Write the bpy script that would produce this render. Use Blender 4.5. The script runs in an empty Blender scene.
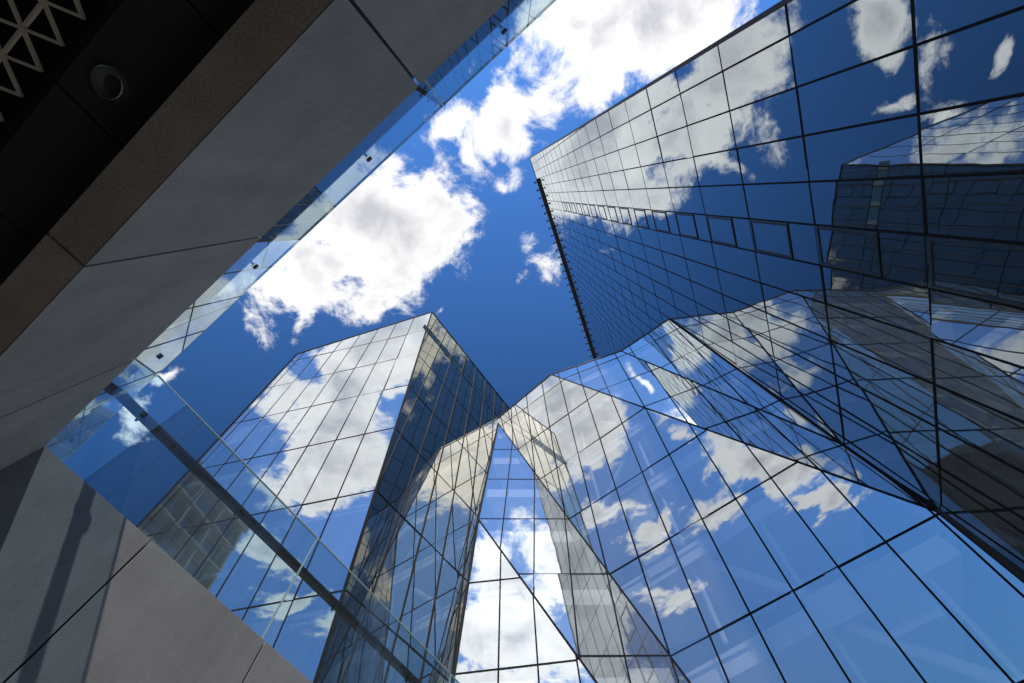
import bpy, math, random
import numpy as np
from mathutils import Matrix, Vector

random.seed(7)
S = bpy.context.scene
COL = S.collection
R = math.radians
A = lambda *v: np.array(v, float)
unit = lambda v: np.asarray(v, float) / np.linalg.norm(v)

# ------------------------------------------------------------------ camera
EYE = A(0, 0, 1.6)
cd = bpy.data.cameras.new("camera")
cd.sensor_width = 36.0
cd.lens = 15.47
cd.clip_start = 0.02
cd.clip_end = 3000.0
co = bpy.data.objects.new("camera", cd)
COL.objects.link(co)
co.matrix_world = Matrix(((0.9994, 0.0349, 0.0, 0.0), (0.0331, -0.9485, -0.3151, 0.0),
                          (-0.0110, 0.3149, -0.9491, 1.6), (0, 0, 0, 1)))
S.camera = co
CROT = np.array(co.matrix_world)[:3, :3]

# ------------------------------------------------------------------ sky, sun, exposure
SUN_DIR = unit((-0.0094, -0.639, 0.769))
S.view_settings.view_transform = 'Standard'
S.view_settings.look = 'None'
S.view_settings.exposure = 0.0
S.view_settings.gamma = 1.0
S.view_settings.use_curve_mapping = False
S.cycles.caustics_reflective = False
S.cycles.caustics_refractive = False
S.cycles.max_bounces = 14
S.cycles.glossy_bounces = 8
S.cycles.transparent_max_bounces = 24
S.cycles.transmission_bounces = 4
S.cycles.diffuse_bounces = 4
S.cycles.sample_clamp_indirect = 4.0
S.cycles.use_denoising = True

W = bpy.data.worlds.new("World")
S.world = W
W.use_nodes = True
nt = W.node_tree
N, LK = nt.nodes, nt.links
N.clear()


def nd(tree, kind, **kw):
    n = tree.nodes.new(kind)
    for k, v in kw.items():
        setattr(n, k, v)
    return n


def mth(tree, op, a, b=None, c=None, clamp=False):
    n = tree.nodes.new('ShaderNodeMath')
    n.operation = op
    n.use_clamp = clamp
    for i, v in enumerate((a, b, c)):
        if v is None:
            continue
        if isinstance(v, (int, float)):
            n.inputs[i].default_value = v
        else:
            tree.links.new(v, n.inputs[i])
    return n.outputs[0]


out = nd(nt, 'ShaderNodeOutputWorld')
bg = nd(nt, 'ShaderNodeBackground')
bg.inputs['Strength'].default_value = 0.1
LK.new(bg.outputs[0], out.inputs['Surface'])
sky = nd(nt, 'ShaderNodeTexSky', sky_type='NISHITA', sun_disc=False)
sky.sun_elevation = R(50.3)
sky.sun_rotation = R(180.8)
sky.altitude = 400.0
sky.air_density = 1.0
sky.dust_density = 0.15
sky.ozone_density = 4.0
tc = nd(nt, 'ShaderNodeTexCoord')
sep = nd(nt, 'ShaderNodeSeparateXYZ')
LK.new(tc.outputs['Generated'], sep.inputs[0])
# a clear polarised blue: deeper away from the sun and towards the horizon
dot = nd(nt, 'ShaderNodeVectorMath', operation='DOT_PRODUCT')
LK.new(tc.outputs['Generated'], dot.inputs[0])
dot.inputs[1].default_value = tuple(SUN_DIR)
near = mth(nt, 'MULTIPLY_ADD', dot.outputs['Value'], 1.05, 0.19)
high = nd(nt, 'ShaderNodeMapRange')
high.inputs['From Min'].default_value = 0.1
high.inputs['From Max'].default_value = 0.9
high.inputs['To Min'].default_value = 0.50
high.inputs['To Max'].default_value = 1.0
LK.new(sep.outputs['Z'], high.inputs['Value'])
blue = nd(nt, 'ShaderNodeVectorMath', operation='MULTIPLY')
LK.new(sky.outputs[0], blue.inputs[0])
blue.inputs[1].default_value = (0.84, 1.54, 2.24)
sky_rgb = nd(nt, 'ShaderNodeVectorMath', operation='SCALE')
LK.new(blue.outputs[0], sky_rgb.inputs[0])
LK.new(mth(nt, 'MULTIPLY', near, high.outputs[0]), sky_rgb.inputs['Scale'])
zc = mth(nt, 'MAXIMUM', sep.outputs['Z'], 0.06)
px = mth(nt, 'DIVIDE', sep.outputs['X'], zc)
py = mth(nt, 'DIVIDE', sep.outputs['Y'], zc)
cmb = nd(nt, 'ShaderNodeCombineXYZ')
LK.new(px, cmb.inputs[0])
LK.new(py, cmb.inputs[1])
P = cmb.outputs[0]                     # position on the flat cloud layer, in layer heights
# clouds: (x, y, half length, half width, turn in degrees, gain) on that layer
CLOUDS = [
    (-0.280, 0.046, 0.232, 0.177, 161, 1.35), (-0.223, 0.135, 0.102, 0.063, 112, 1.00), (-0.385, 0.129, 0.069, 0.059, -168, 0.80),
    (-0.361, 0.008, 0.141, 0.093, 155, 1.00), (-0.015, -0.151, 0.086, 0.076, 164, 1.20), (-0.113, -0.132, 0.088, 0.037, 157, 1.00),
    (-0.064, -0.073, 0.042, 0.028, -127, 0.60), (0.297, -0.321, 0.286, 0.133, 154, 1.60), (0.124, -0.311, 0.088, 0.086, 155, 1.00),
    (-0.532, 0.154, 0.098, 0.028, 142, 0.55), (-0.497, 0.236, 0.079, 0.026, 91, 0.50), (0.048, 0.102, 0.043, 0.027, -100, 0.38),
    (0.099, 0.160, 0.064, 0.032, -119, 0.40), (-0.002, -0.003, 0.029, 0.019, 151, 0.33), (-0.826, 0.374, 0.061, 0.022, 153, 0.55),
    (-0.972, 0.533, 0.091, 0.033, 122, 0.50), (-0.081, 0.087, 0.026, 0.021, 121, 0.50), (-0.169, 0.239, 0.020, 0.013, 160, 0.45),
    (-0.361, 0.125, 0.232, 0.091, 172, 1.49), (-0.592, 0.123, 0.149, 0.106, 69, 1.01), (-0.884, 0.225, 0.106, 0.063, 109, 1.22),
    (-0.945, 0.324, 0.060, 0.038, 98, 0.68), (-1.099, 0.437, 0.056, 0.028, -125, 0.74), (-0.608, -0.392, 0.309, 0.111, -156, 1.76),
    (-0.781, -0.357, 0.152, 0.076, -130, 1.35), (-0.677, -0.609, 0.086, 0.024, -150, 0.54), (-1.398, -1.088, 0.127, 0.082, 43, 1.22),
    (-1.259, -0.862, 0.114, 0.087, -86, 0.81), (-0.753, -0.591, 0.117, 0.045, 173, 1.62), (-0.975, -0.707, 0.051, 0.022, -138, 0.81),
    (-0.973, -1.443, 0.412, 0.157, -115, 1.49), (-1.141, -1.879, 0.186, 0.100, 73, 1.22), (-1.243, -1.324, 0.188, 0.151, 124, 1.08),
    (-1.335, -1.122, 0.158, 0.050, -175, 0.94), (-1.801, -1.423, 0.165, 0.110, 85, 1.08), (-0.848, -1.005, 0.075, 0.029, -122, 0.68),
    (-0.134, -0.558, 0.067, 0.013, -104, 0.81), (-0.759, -0.215, 0.158, 0.082, -148, 1.22), (-0.450, -0.430, 0.160, 0.110, 40, 2.20),
    (-0.800, -0.580, 0.260, 0.170, 25, 2.20), (-0.640, -0.820, 0.100, 0.070, 30, 0.90), (-0.460, -0.370, 0.220, 0.130, 40, 1.90),
    (-0.620, -0.420, 0.300, 0.160, 24, 1.70), (-0.840, -0.600, 0.240, 0.130, 20, 1.80), (-0.385, -0.555, 0.085, 0.070, 0, 1.00),
    (-0.020, -0.950, 0.360, 0.300, 60, 1.70), (-1.240, -0.300, 0.140, 0.090, 30, 1.00),
]
# the layer is warped a little so that no cloud keeps an even outline
wn = nd(nt, 'ShaderNodeTexNoise')
wn.inputs['Scale'].default_value = 5.0
wn.inputs['Detail'].default_value = 3.0
LK.new(P, wn.inputs['Vector'])
ws = nd(nt, 'ShaderNodeVectorMath', operation='SUBTRACT')
LK.new(wn.outputs['Color'], ws.inputs[0])
ws.inputs[1].default_value = (0.5, 0.5, 0.5)
wm = nd(nt, 'ShaderNodeVectorMath', operation='MULTIPLY_ADD')
LK.new(ws.outputs[0], wm.inputs[0])
wm.inputs[1].default_value = (0.16, 0.16, 0.0)
LK.new(P, wm.inputs[2])
PW = wm.outputs[0]
cover = None
for (cx, cy, rx, ry, turn, gain) in CLOUDS:
    mp = nd(nt, 'ShaderNodeMapping', vector_type='TEXTURE')
    mp.inputs['Location'].default_value = (cx, cy, 0)
    mp.inputs['Rotation'].default_value = (0, 0, R(turn))
    mp.inputs['Scale'].default_value = (rx, ry, 1)
    LK.new(PW, mp.inputs['Vector'])
    ln = nd(nt, 'ShaderNodeVectorMath', operation='LENGTH')
    LK.new(mp.outputs[0], ln.inputs[0])
    v = mth(nt, 'MULTIPLY_ADD', ln.outputs['Value'], -gain, gain)
    cover = v if cover is None else mth(nt, 'MAXIMUM', cover, v)
if cover is None:
    cover = mth(nt, 'ADD', -1.0, 0.0)
cover = mth(nt, 'MAXIMUM', cover, -1.2)


def cloud_noise(scale, detail, rough, vec):
    n = nd(nt, 'ShaderNodeTexNoise')
    n.inputs['Scale'].default_value = scale
    n.inputs['Detail'].default_value = detail
    n.inputs['Roughness'].default_value = rough
    n.inputs['Distortion'].default_value = 0.25
    LK.new(vec, n.inputs['Vector'])
    return n.outputs['Fac']


fine = cloud_noise(7.0, 14.0, 0.66, P)
broad = cloud_noise(3.4, 3.0, 0.5, P)
cover = mth(nt, 'MULTIPLY_ADD', mth(nt, 'SUBTRACT', broad, 0.5), 1.5, cover)
dens = mth(nt, 'MULTIPLY_ADD', mth(nt, 'SUBTRACT', fine, 0.5), 3.7, cover)
ramp = nd(nt, 'ShaderNodeMapRange', interpolation_type='SMOOTHSTEP')
ramp.inputs['From Min'].default_value = -0.05
ramp.inputs['From Max'].default_value = 0.55
LK.new(dens, ramp.inputs['Value'])
mask = ramp.outputs[0]
# thick parts are greyer underneath, thin parts and sun sides are white
shade = cloud_noise(8.0, 6.0, 0.52, P)
thick = mth(nt, 'MULTIPLY', mth(nt, 'SUBTRACT', dens, 0.30), 1.0, clamp=True)
grey = mth(nt, 'MULTIPLY', thick, mth(nt, 'MULTIPLY_ADD', shade, 3.4, -1.22, clamp=True), clamp=True)
cmix = nd(nt, 'ShaderNodeMix', data_type='RGBA')
cmix.inputs['A'].default_value = (11.4, 11.3, 11.2, 1)
cmix.inputs['B'].default_value = (6.2, 6.3, 6.9, 1)
LK.new(grey, cmix.inputs['Factor'])
smix = nd(nt, 'ShaderNodeMix', data_type='RGBA')
LK.new(mask, smix.inputs['Factor'])
LK.new(sky_rgb.outputs[0], smix.inputs['A'])
# cloud close to the sun is brighter
glow = mth(nt, 'POWER', mth(nt, 'MAXIMUM', dot.outputs['Value'], 0.0), 24.0)
cl = nd(nt, 'ShaderNodeVectorMath', operation='SCALE')
LK.new(cmix.outputs['Result'], cl.inputs[0])
LK.new(mth(nt, 'MULTIPLY_ADD', glow, 1.0, 1.0), cl.inputs['Scale'])
LK.new(cl.outputs[0], smix.inputs['B'])
LK.new(smix.outputs['Result'], bg.inputs['Color'])

sd = bpy.data.lights.new("sun", 'SUN')
sd.energy = 3.6
sd.angle = R(0.53)
sd.color = (1.0, 0.95, 0.87)
so = bpy.data.objects.new("sun", sd)
COL.objects.link(so)
so.rotation_euler = Vector(SUN_DIR).to_track_quat('Z', 'Y').to_euler()
so.location = (0, -30, 60)

# ------------------------------------------------------------------ materials


def new_mat(name):
    m = bpy.data.materials.new(name)
    m.use_nodes = True
    t = m.node_tree
    t.nodes.clear()
    o = t.nodes.new('ShaderNodeOutputMaterial')
    return m, t, o


def glass(name, tint, through, reflect, waviness, dust=0.0):
    """coated facade glass: a mirror coat over tinted clear glass, very slightly wavy"""
    m, t, o = new_mat(name)
    g = nd(t, 'ShaderNodeBsdfGlossy')
    g.inputs['Roughness'].default_value = 0.0
    g.inputs['Color'].default_value = (*tint, 1)
    tr = nd(t, 'ShaderNodeBsdfTransparent')
    tr.inputs['Color'].default_value = (*through, 1)
    mx = nd(t, 'ShaderNodeMixShader')
    lw = nd(t, 'ShaderNodeLayerWeight')
    lw.inputs['Blend'].default_value = 0.5
    fac = mth(t, 'MULTIPLY_ADD', mth(t, 'POWER', lw.outputs['Facing'], 2.3), 0.9 * (1 - reflect), reflect, clamp=True)
    gb = nd(t, 'ShaderNodeNewGeometry')
    # the coat counts once per sheet: light leaving the sheet from inside is not mirrored again
    fac = mth(t, 'MULTIPLY', fac, mth(t, 'SUBTRACT', 1.0, gb.outputs['Backfacing']))
    t.links.new(fac, mx.inputs['Fac'])
    t.links.new(tr.outputs[0], mx.inputs[1])
    t.links.new(g.outputs[0], mx.inputs[2])
    if dust:
        df = nd(t, 'ShaderNodeBsdfDiffuse')
        df.inputs['Color'].default_value = (0.62, 0.64, 0.63, 1)
        dg = nd(t, 'ShaderNodeNewGeometry')
        dn = nd(t, 'ShaderNodeTexNoise')
        dn.inputs['Scale'].default_value = 1.1
        dn.inputs['Detail'].default_value = 7.0
        dn.inputs['Roughness'].default_value = 0.6
        dm = nd(t, 'ShaderNodeMapping')
        dm.inputs['Scale'].default_value = (2.5, 2.5, 0.25)
        t.links.new(dg.outputs['Position'], dm.inputs['Vector'])
        t.links.new(dm.outputs[0], dn.inputs['Vector'])
        film = nd(t, 'ShaderNodeMixShader')
        t.links.new(mth(t, 'MULTIPLY', mth(t, 'MULTIPLY', dn.outputs['Fac'], dust * 2, clamp=True), mth(t, 'SUBTRACT', 1.0, gb.outputs['Backfacing'])), film.inputs['Fac'])
        t.links.new(mx.outputs[0], film.inputs[1])
        t.links.new(df.outputs[0], film.inputs[2])
        t.links.new(film.outputs[0], o.inputs['Surface'])
    else:
        t.links.new(mx.outputs[0], o.inputs['Surface'])
    if waviness:
        geo = nd(t, 'ShaderNodeNewGeometry')
        n = nd(t, 'ShaderNodeTexNoise')
        n.inputs['Scale'].default_value = 0.7
        n.inputs['Detail'].default_value = 1.5
        t.links.new(geo.outputs['Position'], n.inputs['Vector'])
        b = nd(t, 'ShaderNodeBump')
        b.inputs['Strength'].default_value = 1.0
        b.inputs['Distance'].default_value = waviness
        t.links.new(n.outputs['Fac'], b.inputs['Height'])
        t.links.new(b.outputs[0], g.inputs['Normal'])
    return m


def stone(name, col, rough=0.7, speck=0.35, patch=0.25, scale=170.0, bump=0.0015):
    m, t, o = new_mat(name)
    p = nd(t, 'ShaderNodeBsdfPrincipled')
    p.inputs['Roughness'].default_value = rough
    p.inputs['Specular IOR Level'].default_value = 0.25
    geo = nd(t, 'ShaderNodeTexCoord')
    n1 = nd(t, 'ShaderNodeTexNoise')
    n1.inputs['Scale'].default_value = scale
    n1.inputs['Detail'].default_value = 3.0
    n2 = nd(t, 'ShaderNodeTexNoise')
    n2.inputs['Scale'].default_value = 2.6
    n2.inputs['Detail'].default_value = 6.0
    n2.inputs['Roughness'].default_value = 0.65
    for n in (n1, n2):
        t.links.new(geo.outputs['Object'], n.inputs['Vector'])
    k = mth(t, 'MULTIPLY_ADD', mth(t, 'SUBTRACT', n1.outputs['Fac'], 0.5), speck * 2, 1.0)
    k = mth(t, 'MULTIPLY_ADD', mth(t, 'SUBTRACT', n2.outputs['Fac'], 0.5), patch * 2, k)
    # rain streaks and a slightly different tone for every panel
    sm = nd(t, 'ShaderNodeMapping')
    sm.inputs['Scale'].default_value = (9.0, 9.0, 0.5)
    n3 = nd(t, 'ShaderNodeTexNoise')
    n3.inputs['Scale'].default_value = 1.0
    n3.inputs['Detail'].default_value = 4.0
    t.links.new(geo.outputs['Object'], sm.inputs['Vector'])
    t.links.new(sm.outputs[0], n3.inputs['Vector'])
    k = mth(t, 'MULTIPLY_ADD', mth(t, 'SUBTRACT', n3.outputs['Fac'], 0.5), patch * 1.1, k)
    oi = nd(t, 'ShaderNodeObjectInfo')
    k = mth(t, 'MULTIPLY_ADD', mth(t, 'SUBTRACT', oi.outputs['Random'], 0.5), 0.14, k)
    mx = nd(t, 'ShaderNodeVectorMath', operation='SCALE')
    mx.inputs[0].default_value = col
    t.links.new(k, mx.inputs['Scale'])
    t.links.new(mx.outputs[0], p.inputs['Base Color'])
    b = nd(t, 'ShaderNodeBump')
    b.inputs['Strength'].default_value = 0.5
    b.inputs['Distance'].default_value = bump
    t.links.new(n1.outputs['Fac'], b.inputs['Height'])
    t.links.new(b.outputs[0], p.inputs['Normal'])
    t.links.new(p.outputs[0], o.inputs['Surface'])
    return m


def paint(name, col, rough=0.5, metal=0.0, vary=0.12, spec=0.5):
    m, t, o = new_mat(name)
    p = nd(t, 'ShaderNodeBsdfPrincipled')
    p.inputs['Roughness'].default_value = rough
    p.inputs['Metallic'].default_value = metal
    p.inputs['Specular IOR Level'].default_value = spec
    geo = nd(t, 'ShaderNodeTexCoord')
    n = nd(t, 'ShaderNodeTexNoise')
    n.inputs['Scale'].default_value = 3.0
    n.inputs['Detail'].default_value = 5.0
    t.links.new(geo.outputs['Object'], n.inputs['Vector'])
    k = mth(t, 'MULTIPLY_ADD', mth(t, 'SUBTRACT', n.outputs['Fac'], 0.5), vary * 2, 1.0)
    mx = nd(t, 'ShaderNodeVectorMath', operation='SCALE')
    mx.inputs[0].default_value = col
    t.links.new(k, mx.inputs['Scale'])
    t.links.new(mx.outputs[0], p.inputs['Base Color'])
    t.links.new(p.outputs[0], o.inputs['Surface'])
    return m


M = dict(
    tower_glass=glass('tower_glass', (0.84, 0.91, 0.94), (0.34, 0.38, 0.40), 0.45, 0.0034, 0.012),
    podium_glass=glass('podium_glass', (0.92, 0.97, 1.0), (0.98, 0.99, 1.0), 0.50, 0.0018, 0.075),
    left_glass=glass('left_glass', (0.92, 0.97, 1.0), (0.80, 0.86, 0.88), 0.60, 0.0016, 0.07),
    side_glass=glass('side_glass', (1.0, 0.93, 0.78), (0.34, 0.36, 0.36), 0.56, 0.0018, 0.012),
    rail_glass=glass('rail_glass', (0.85, 0.95, 1.0), (0.82, 0.92, 0.95), 0.13, 0.0, 0.03),
    glass_edge=paint('glass_edge', (0.55, 0.68, 0.62), 0.3),
    mullion=paint('mullion', (0.008, 0.009, 0.011), 0.7, spec=0.08),
    sash=paint('sash', (0.020, 0.035, 0.055), 0.5, spec=0.2),
    sky_paint=paint('sky_paint', (0.025, 0.085, 0.15), 0.7, spec=0.1),  # blue of the sky in the glass band, put into the base colour
    sky_paint_pale=paint('sky_paint_pale', (0.11, 0.15, 0.18), 0.7, spec=0.1),  # bright end of that sky band, painted likewise
    mullion_pale=paint('mullion_pale', (0.030, 0.030, 0.030), 0.6, spec=0.1),
    dark_metal=paint('dark_metal', (0.012, 0.012, 0.013), 0.5),
    rail_metal=paint('rail_metal', (0.020, 0.021, 0.022), 0.5, 0.0, spec=0.3),
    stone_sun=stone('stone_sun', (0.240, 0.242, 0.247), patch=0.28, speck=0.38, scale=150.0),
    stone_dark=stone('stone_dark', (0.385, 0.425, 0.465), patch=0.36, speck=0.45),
    stone_brown=stone('stone_brown', (0.40, 0.345, 0.295), patch=0.35, speck=0.5, scale=120.0),
    ceiling=paint('ceiling', (0.075, 0.066, 0.064), 0.6),
    lattice=paint('lattice', (0.78, 0.70, 0.56), 0.6),
    slab=paint('slab', (0.88, 0.89, 0.90), 0.6, vary=0.03),
    core=paint('core', (0.42, 0.43, 0.44), 0.8),
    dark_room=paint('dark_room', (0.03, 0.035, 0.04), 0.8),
    brace=paint('brace', (0.90, 0.91, 0.92), 0.5, vary=0.03),
    blind=paint('blind', (0.82, 0.83, 0.80), 0.7, vary=0.05),
    steel=paint('steel', (0.55, 0.55, 0.55), 0.35, 0.9),
    lens=paint('lens', (0.16, 0.165, 0.17), 0.2),
    paving=stone('paving', (0.44, 0.41, 0.37), scale=40.0),
    old_stone=stone('old_stone', (0.20, 0.165, 0.10), scale=6.0, patch=0.5),
    dark_stone=stone('dark_stone', (0.12, 0.11, 0.10), scale=6.0, patch=0.4),
    old_glass=paint('old_glass', (0.03, 0.035, 0.04), 0.15),
)

# ------------------------------------------------------------------ object helpers


def tag(o, label=None, cat=None, group=None, kind=None):
    for k, v in (('label', label), ('category', cat), ('group', group), ('kind', kind)):
        if v:
            o[k] = v
    return o


def thing(name, label, cat, loc=(0, 0, 0), group=None):
    o = bpy.data.objects.new(name, None)
    COL.objects.link(o)
    o.location = loc
    o.empty_display_size = 0.3
    return tag(o, label, cat, group)


class MB:
    """collects faces in world coordinates; build() links them as one mesh"""

    def __init__(self):
        self.v, self.f = [], []

    def poly(self, pts):
        b = len(self.v)
        self.v += [tuple(map(float, p)) for p in pts]
        self.f.append(tuple(range(b, b + len(pts))))

    def prism(self, bottom, top):
        b, n = len(self.v), len(bottom)
        self.v += [tuple(map(float, p)) for p in bottom] + [tuple(map(float, p)) for p in top]
        self.f.append(tuple(range(b + n - 1, b - 1, -1)))
        self.f.append(tuple(range(b + n, b + 2 * n)))
        for i in range(n):
            j = (i + 1) % n
            self.f.append((b + i, b + j, b + n + j, b + n + i))

    def beam(self, a, b, x, y, x0, x1, y0, y1):
        """bar from a to b; section spans x0..x1 along x and y0..y1 along y"""
        a, b, x, y = map(np.asarray, (a, b, x, y))
        q = [x * x0 + y * y0, x * x1 + y * y0, x * x1 + y * y1, x * x0 + y * y1]
        self.prism([a + k for k in q], [b + k for k in q])

    def tube(self, a, b, r, n=12, r2=None):
        a, b = np.asarray(a, float), np.asarray(b, float)
        d = unit(b - a)
        u = unit(np.cross(d, A(0, 0, 1) if abs(d[2]) < 0.9 else A(1, 0, 0)))
        w = np.cross(d, u)
        r2 = r if r2 is None else r2
        ang = [2 * math.pi * i / n for i in range(n)]
        self.prism([a + r * (u * math.cos(t) + w * math.sin(t)) for t in ang],
                   [b + r2 * (u * math.cos(t) + w * math.sin(t)) for t in ang])

    def build(self, name, mat, parent=None, bevel=0.0, smooth=False):
        base = np.array(parent.location) if parent is not None and parent.parent is None else None
        if parent is not None and base is None:
            base = np.array(parent['_b'])
        off = base if base is not None else np.zeros(3)
        me = bpy.data.meshes.new(name)
        me.from_pydata([tuple(np.array(p) - off) for p in self.v], [], self.f)
        me.update()
        import bmesh
        bm = bmesh.new()
        bm.from_mesh(me)
        bmesh.ops.recalc_face_normals(bm, faces=bm.faces)
        bm.to_mesh(me)
        bm.free()
        if smooth:
            for p in me.polygons:
                p.use_smooth = True
        me.materials.append(mat)
        o = bpy.data.objects.new(name, me)
        COL.objects.link(o)
        if parent is not None:
            o.parent = parent
        if bevel:
            b = o.modifiers.new('bevel', 'BEVEL')
            b.width = bevel
            b.segments = 2
            b.limit_method = 'ANGLE'
        return o


SUBBASE = {}


def child(mb, name, mat, parent, root, **kw):
    """a sub-part: parent is a part whose mesh sits in root's coordinates"""
    off = np.array(root.location)
    mb.v = [tuple(np.array(p) - off) for p in mb.v]
    o = mb.build(name, mat, None, **kw)
    o.parent = parent
    return o


def seen_size(pts):
    """rough size in the picture, used only to choose which panes become parts of their own"""
    q = []
    for p in pts:
        d = CROT.T @ (np.asarray(p) - EYE)
        if d[2] > -0.05:
            return 0.0
        q.append((512 - 440 * d[0] / d[2], 341 + 440 * d[1] / d[2]))
    c = np.mean(q, axis=0)
    if not (-30 < c[0] < 1054 and -30 < c[1] < 713):
        return 0.0
    return 0.5 * abs(sum(q[i][0] * q[i - 1][1] - q[i - 1][0] * q[i][1] for i in range(len(q))))


def clip(poly, ax, val, keep_less):
    res = []
    for i in range(len(poly)):
        a, b = poly[i - 1], poly[i]
        ia = (a[ax] <= val) == keep_less
        ib = (b[ax] <= val) == keep_less
        if ia != ib:
            t = (val - a[ax]) / (b[ax] - a[ax])
            res.append((a[0] + t * (b[0] - a[0]), a[1] + t * (b[1] - a[1])))
        if ib:
            res.append(b)
    return res


def spans(poly, ax, val):
    """intervals of the other coordinate where the line coord[ax]=val is inside poly"""
    xs = []
    for i in range(len(poly)):
        a, b = poly[i - 1], poly[i]
        if (a[ax] < val) != (b[ax] < val):
            t = (val - a[ax]) / (b[ax] - a[ax])
            xs.append(a[1 - ax] + t * (b[1 - ax] - a[1 - ax]))
    xs.sort()
    return list(zip(xs[0::2], xs[1::2]))


class Facade:
    """one flat facet of curtain wall: h runs along the transoms, m along the mullions"""

    def __init__(self, n, org, h, m):
        self.n = unit(n)
        self.o = np.asarray(org, float)
        h = np.asarray(h, float)
        m = np.asarray(m, float)
        self.h = unit(h - (h @ self.n) * self.n)
        self.m = unit(m - (m @ self.n) * self.n)
        self.B = np.linalg.inv(np.array([self.h, self.m, self.n]).T)

    def st(self, p):
        q = self.B @ (np.asarray(p, float) - self.o)
        return (q[0], q[1])

    def xyz(self, s, t, d=0.0):
        return self.o + self.h * s + self.m * t + self.n * d

    def lattice(self, poly3, svals, tvals, wm=0.07, wt=0.08, tilt=0.0026, skip=None):
        poly = [self.st(p) for p in poly3]
        self.poly = poly
        panes, mul, tra = [], [], []
        s0 = min(p[0] for p in poly) - 1
        s1 = max(p[0] for p in poly) + 1
        t0 = min(p[1] for p in poly) - 1
        t1 = max(p[1] for p in poly) + 1
        se = [s0] + [s for s in sorted(svals) if s0 + 1.02 < s < s1 - 1.02] + [s1]
        te = [t0] + [t for t in sorted(tvals) if t0 + 1.02 < t < t1 - 1.02] + [t1]
        for i in range(len(se) - 1):
            cs = clip(clip(poly, 0, se[i] + 0.006, False), 0, se[i + 1] - 0.006, True)
            if len(cs) < 3:
                continue
            for j in range(len(te) - 1):
                c = clip(clip(cs, 1, te[j] + 0.006, False), 1, te[j + 1] - 0.006, True)
                c2 = [p for k, p in enumerate(c) if math.dist(p, c[k - 1]) > 1e-4]
                if len(c2) < 3:
                    continue
                ar = 0.5 * abs(sum(c2[k][0] * c2[k - 1][1] - c2[k - 1][0] * c2[k][1] for k in range(len(c2))))
                if ar < 0.02:
                    continue
                if skip and skip(np.mean([p[0] for p in c2]), np.mean([p[1] for p in c2])):
                    continue
                ms = np.mean([p[0] for p in c2])
                mt = np.mean([p[1] for p in c2])
                gx, gy = random.gauss(0, tilt), random.gauss(0, tilt)
                fr = [self.xyz(p[0], p[1], gx * (p[0] - ms) + gy * (p[1] - mt)) for p in c2]
                bk = [q - self.n * 0.03 for q in fr]
                panes.append((seen_size(fr), bk, fr))
        for s in se[1:-1]:
            for a, b in spans(poly, 0, s):
                if b - a > 0.1:
                    mul.append((self.xyz(s, a), self.xyz(s, b)))
        for t in te[1:-1]:
            for a, b in spans(poly, 1, t):
                if b - a > 0.1:
                    tra.append((self.xyz(a, t), self.xyz(b, t)))
        self.wm, self.wt = wm, wt
        return panes, mul, tra


def build_panes(root, groups, limit=100):
    """groups: list of (material, panes). The largest in view become parts, the rest one part"""
    allp = [(p[0], p[1], p[2], mat) for mat, ps in groups for p in ps]
    allp.sort(key=lambda q: -q[0])
    for sz, bk, fr, mat in allp[:limit]:
        mb = MB()
        mb.prism(bk, fr)
        mb.build('glass_pane', mat, root)
    rest = {}
    for sz, bk, fr, mat in allp[limit:]:
        rest.setdefault(mat.name, (mat, MB()))[1].prism(bk, fr)
    if len(rest) == 1:
        for mat, mb in rest.values():
            mb.build('glass_panes', mat, root)['kind'] = 'stuff'
    elif rest:
        mb_all = MB()
        mats, idx = [], []
        for k, (mat, mb) in enumerate(rest.values()):
            b = len(mb_all.v)
            mb_all.v += mb.v
            mb_all.f += [tuple(i + b for i in f) for f in mb.f]
            mats.append(mat)
            idx += [k] * len(mb.f)
        o = mb_all.build('glass_panes', mats[0], root)
        for mat in mats[1:]:
            o.data.materials.append(mat)
        for p, k in zip(o.data.polygons, idx):
            p.material_index = k
        o['kind'] = 'stuff'


def build_bars(root, fac, segs, name, width, mat, proud, deep=0.05):
    for a, b in segs:
        d = unit(b - a)
        x = np.cross(d, fac.n)
        mb = MB()
        mb.beam(a, b, x, fac.n, -width / 2, width / 2, -deep, proud)
        mb.build(name, mat, root)


def edge(root, a, b, n, name='edge_trim', width=0.1, mat=None, proud=0.03, deep=0.12):
    a, b = np.asarray(a, float), np.asarray(b, float)
    d = unit(b - a)
    n = np.asarray(n, float)
    n = unit(n - (n @ d) * d)
    x = np.cross(d, n)
    mb = MB()
    mb.beam(a, b, x, n, -width / 2, width / 2, -deep, proud)
    return mb.build(name, mat or M['mullion'], root)


def meet(p1, p2, p3):
    return np.linalg.solve(np.array([p[0] for p in (p1, p2, p3)]), np.array([p[1] for p in (p1, p2, p3)]))


def lvl(z):
    return (A(0, 0, 1), z)


def shift(pl, d):
    return (pl[0], pl[1] - d)


ZG = 4.1                                # level of the plaza
# planes of the glass facets: outward normal, offset
def PL(n, c):
    n = np.asarray(n, float)
    k = np.linalg.norm(n)
    return (n / k, c / k)


P1 = PL((-0.6123, -0.7781, -0.1402), -18.0916)
LRp = PL((0.8241, -0.5664, 0.0), -11.4200)
M1p = PL((0.0434, -0.9950, 0.0903), -14.9779)
M2p = PL((-0.0265, -0.9982, 0.0544), -15.6542)
LLp = PL((-0.2055, -0.9749, -0.0854), -11.5033)
TWp = PL((-0.9516, 0.3055, -0.0333), -10.2703)
B = A(3.1663, 14.3344, 35.6501)
F = A(13.5941, 10.1680, 13.2369)
G = A(13.4539, 10.1784, 17.3410)
D = A(8.6324, 12.0238, 34.4593)
E_ = A(12.7152, 9.8783, 35.7038)


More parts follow.
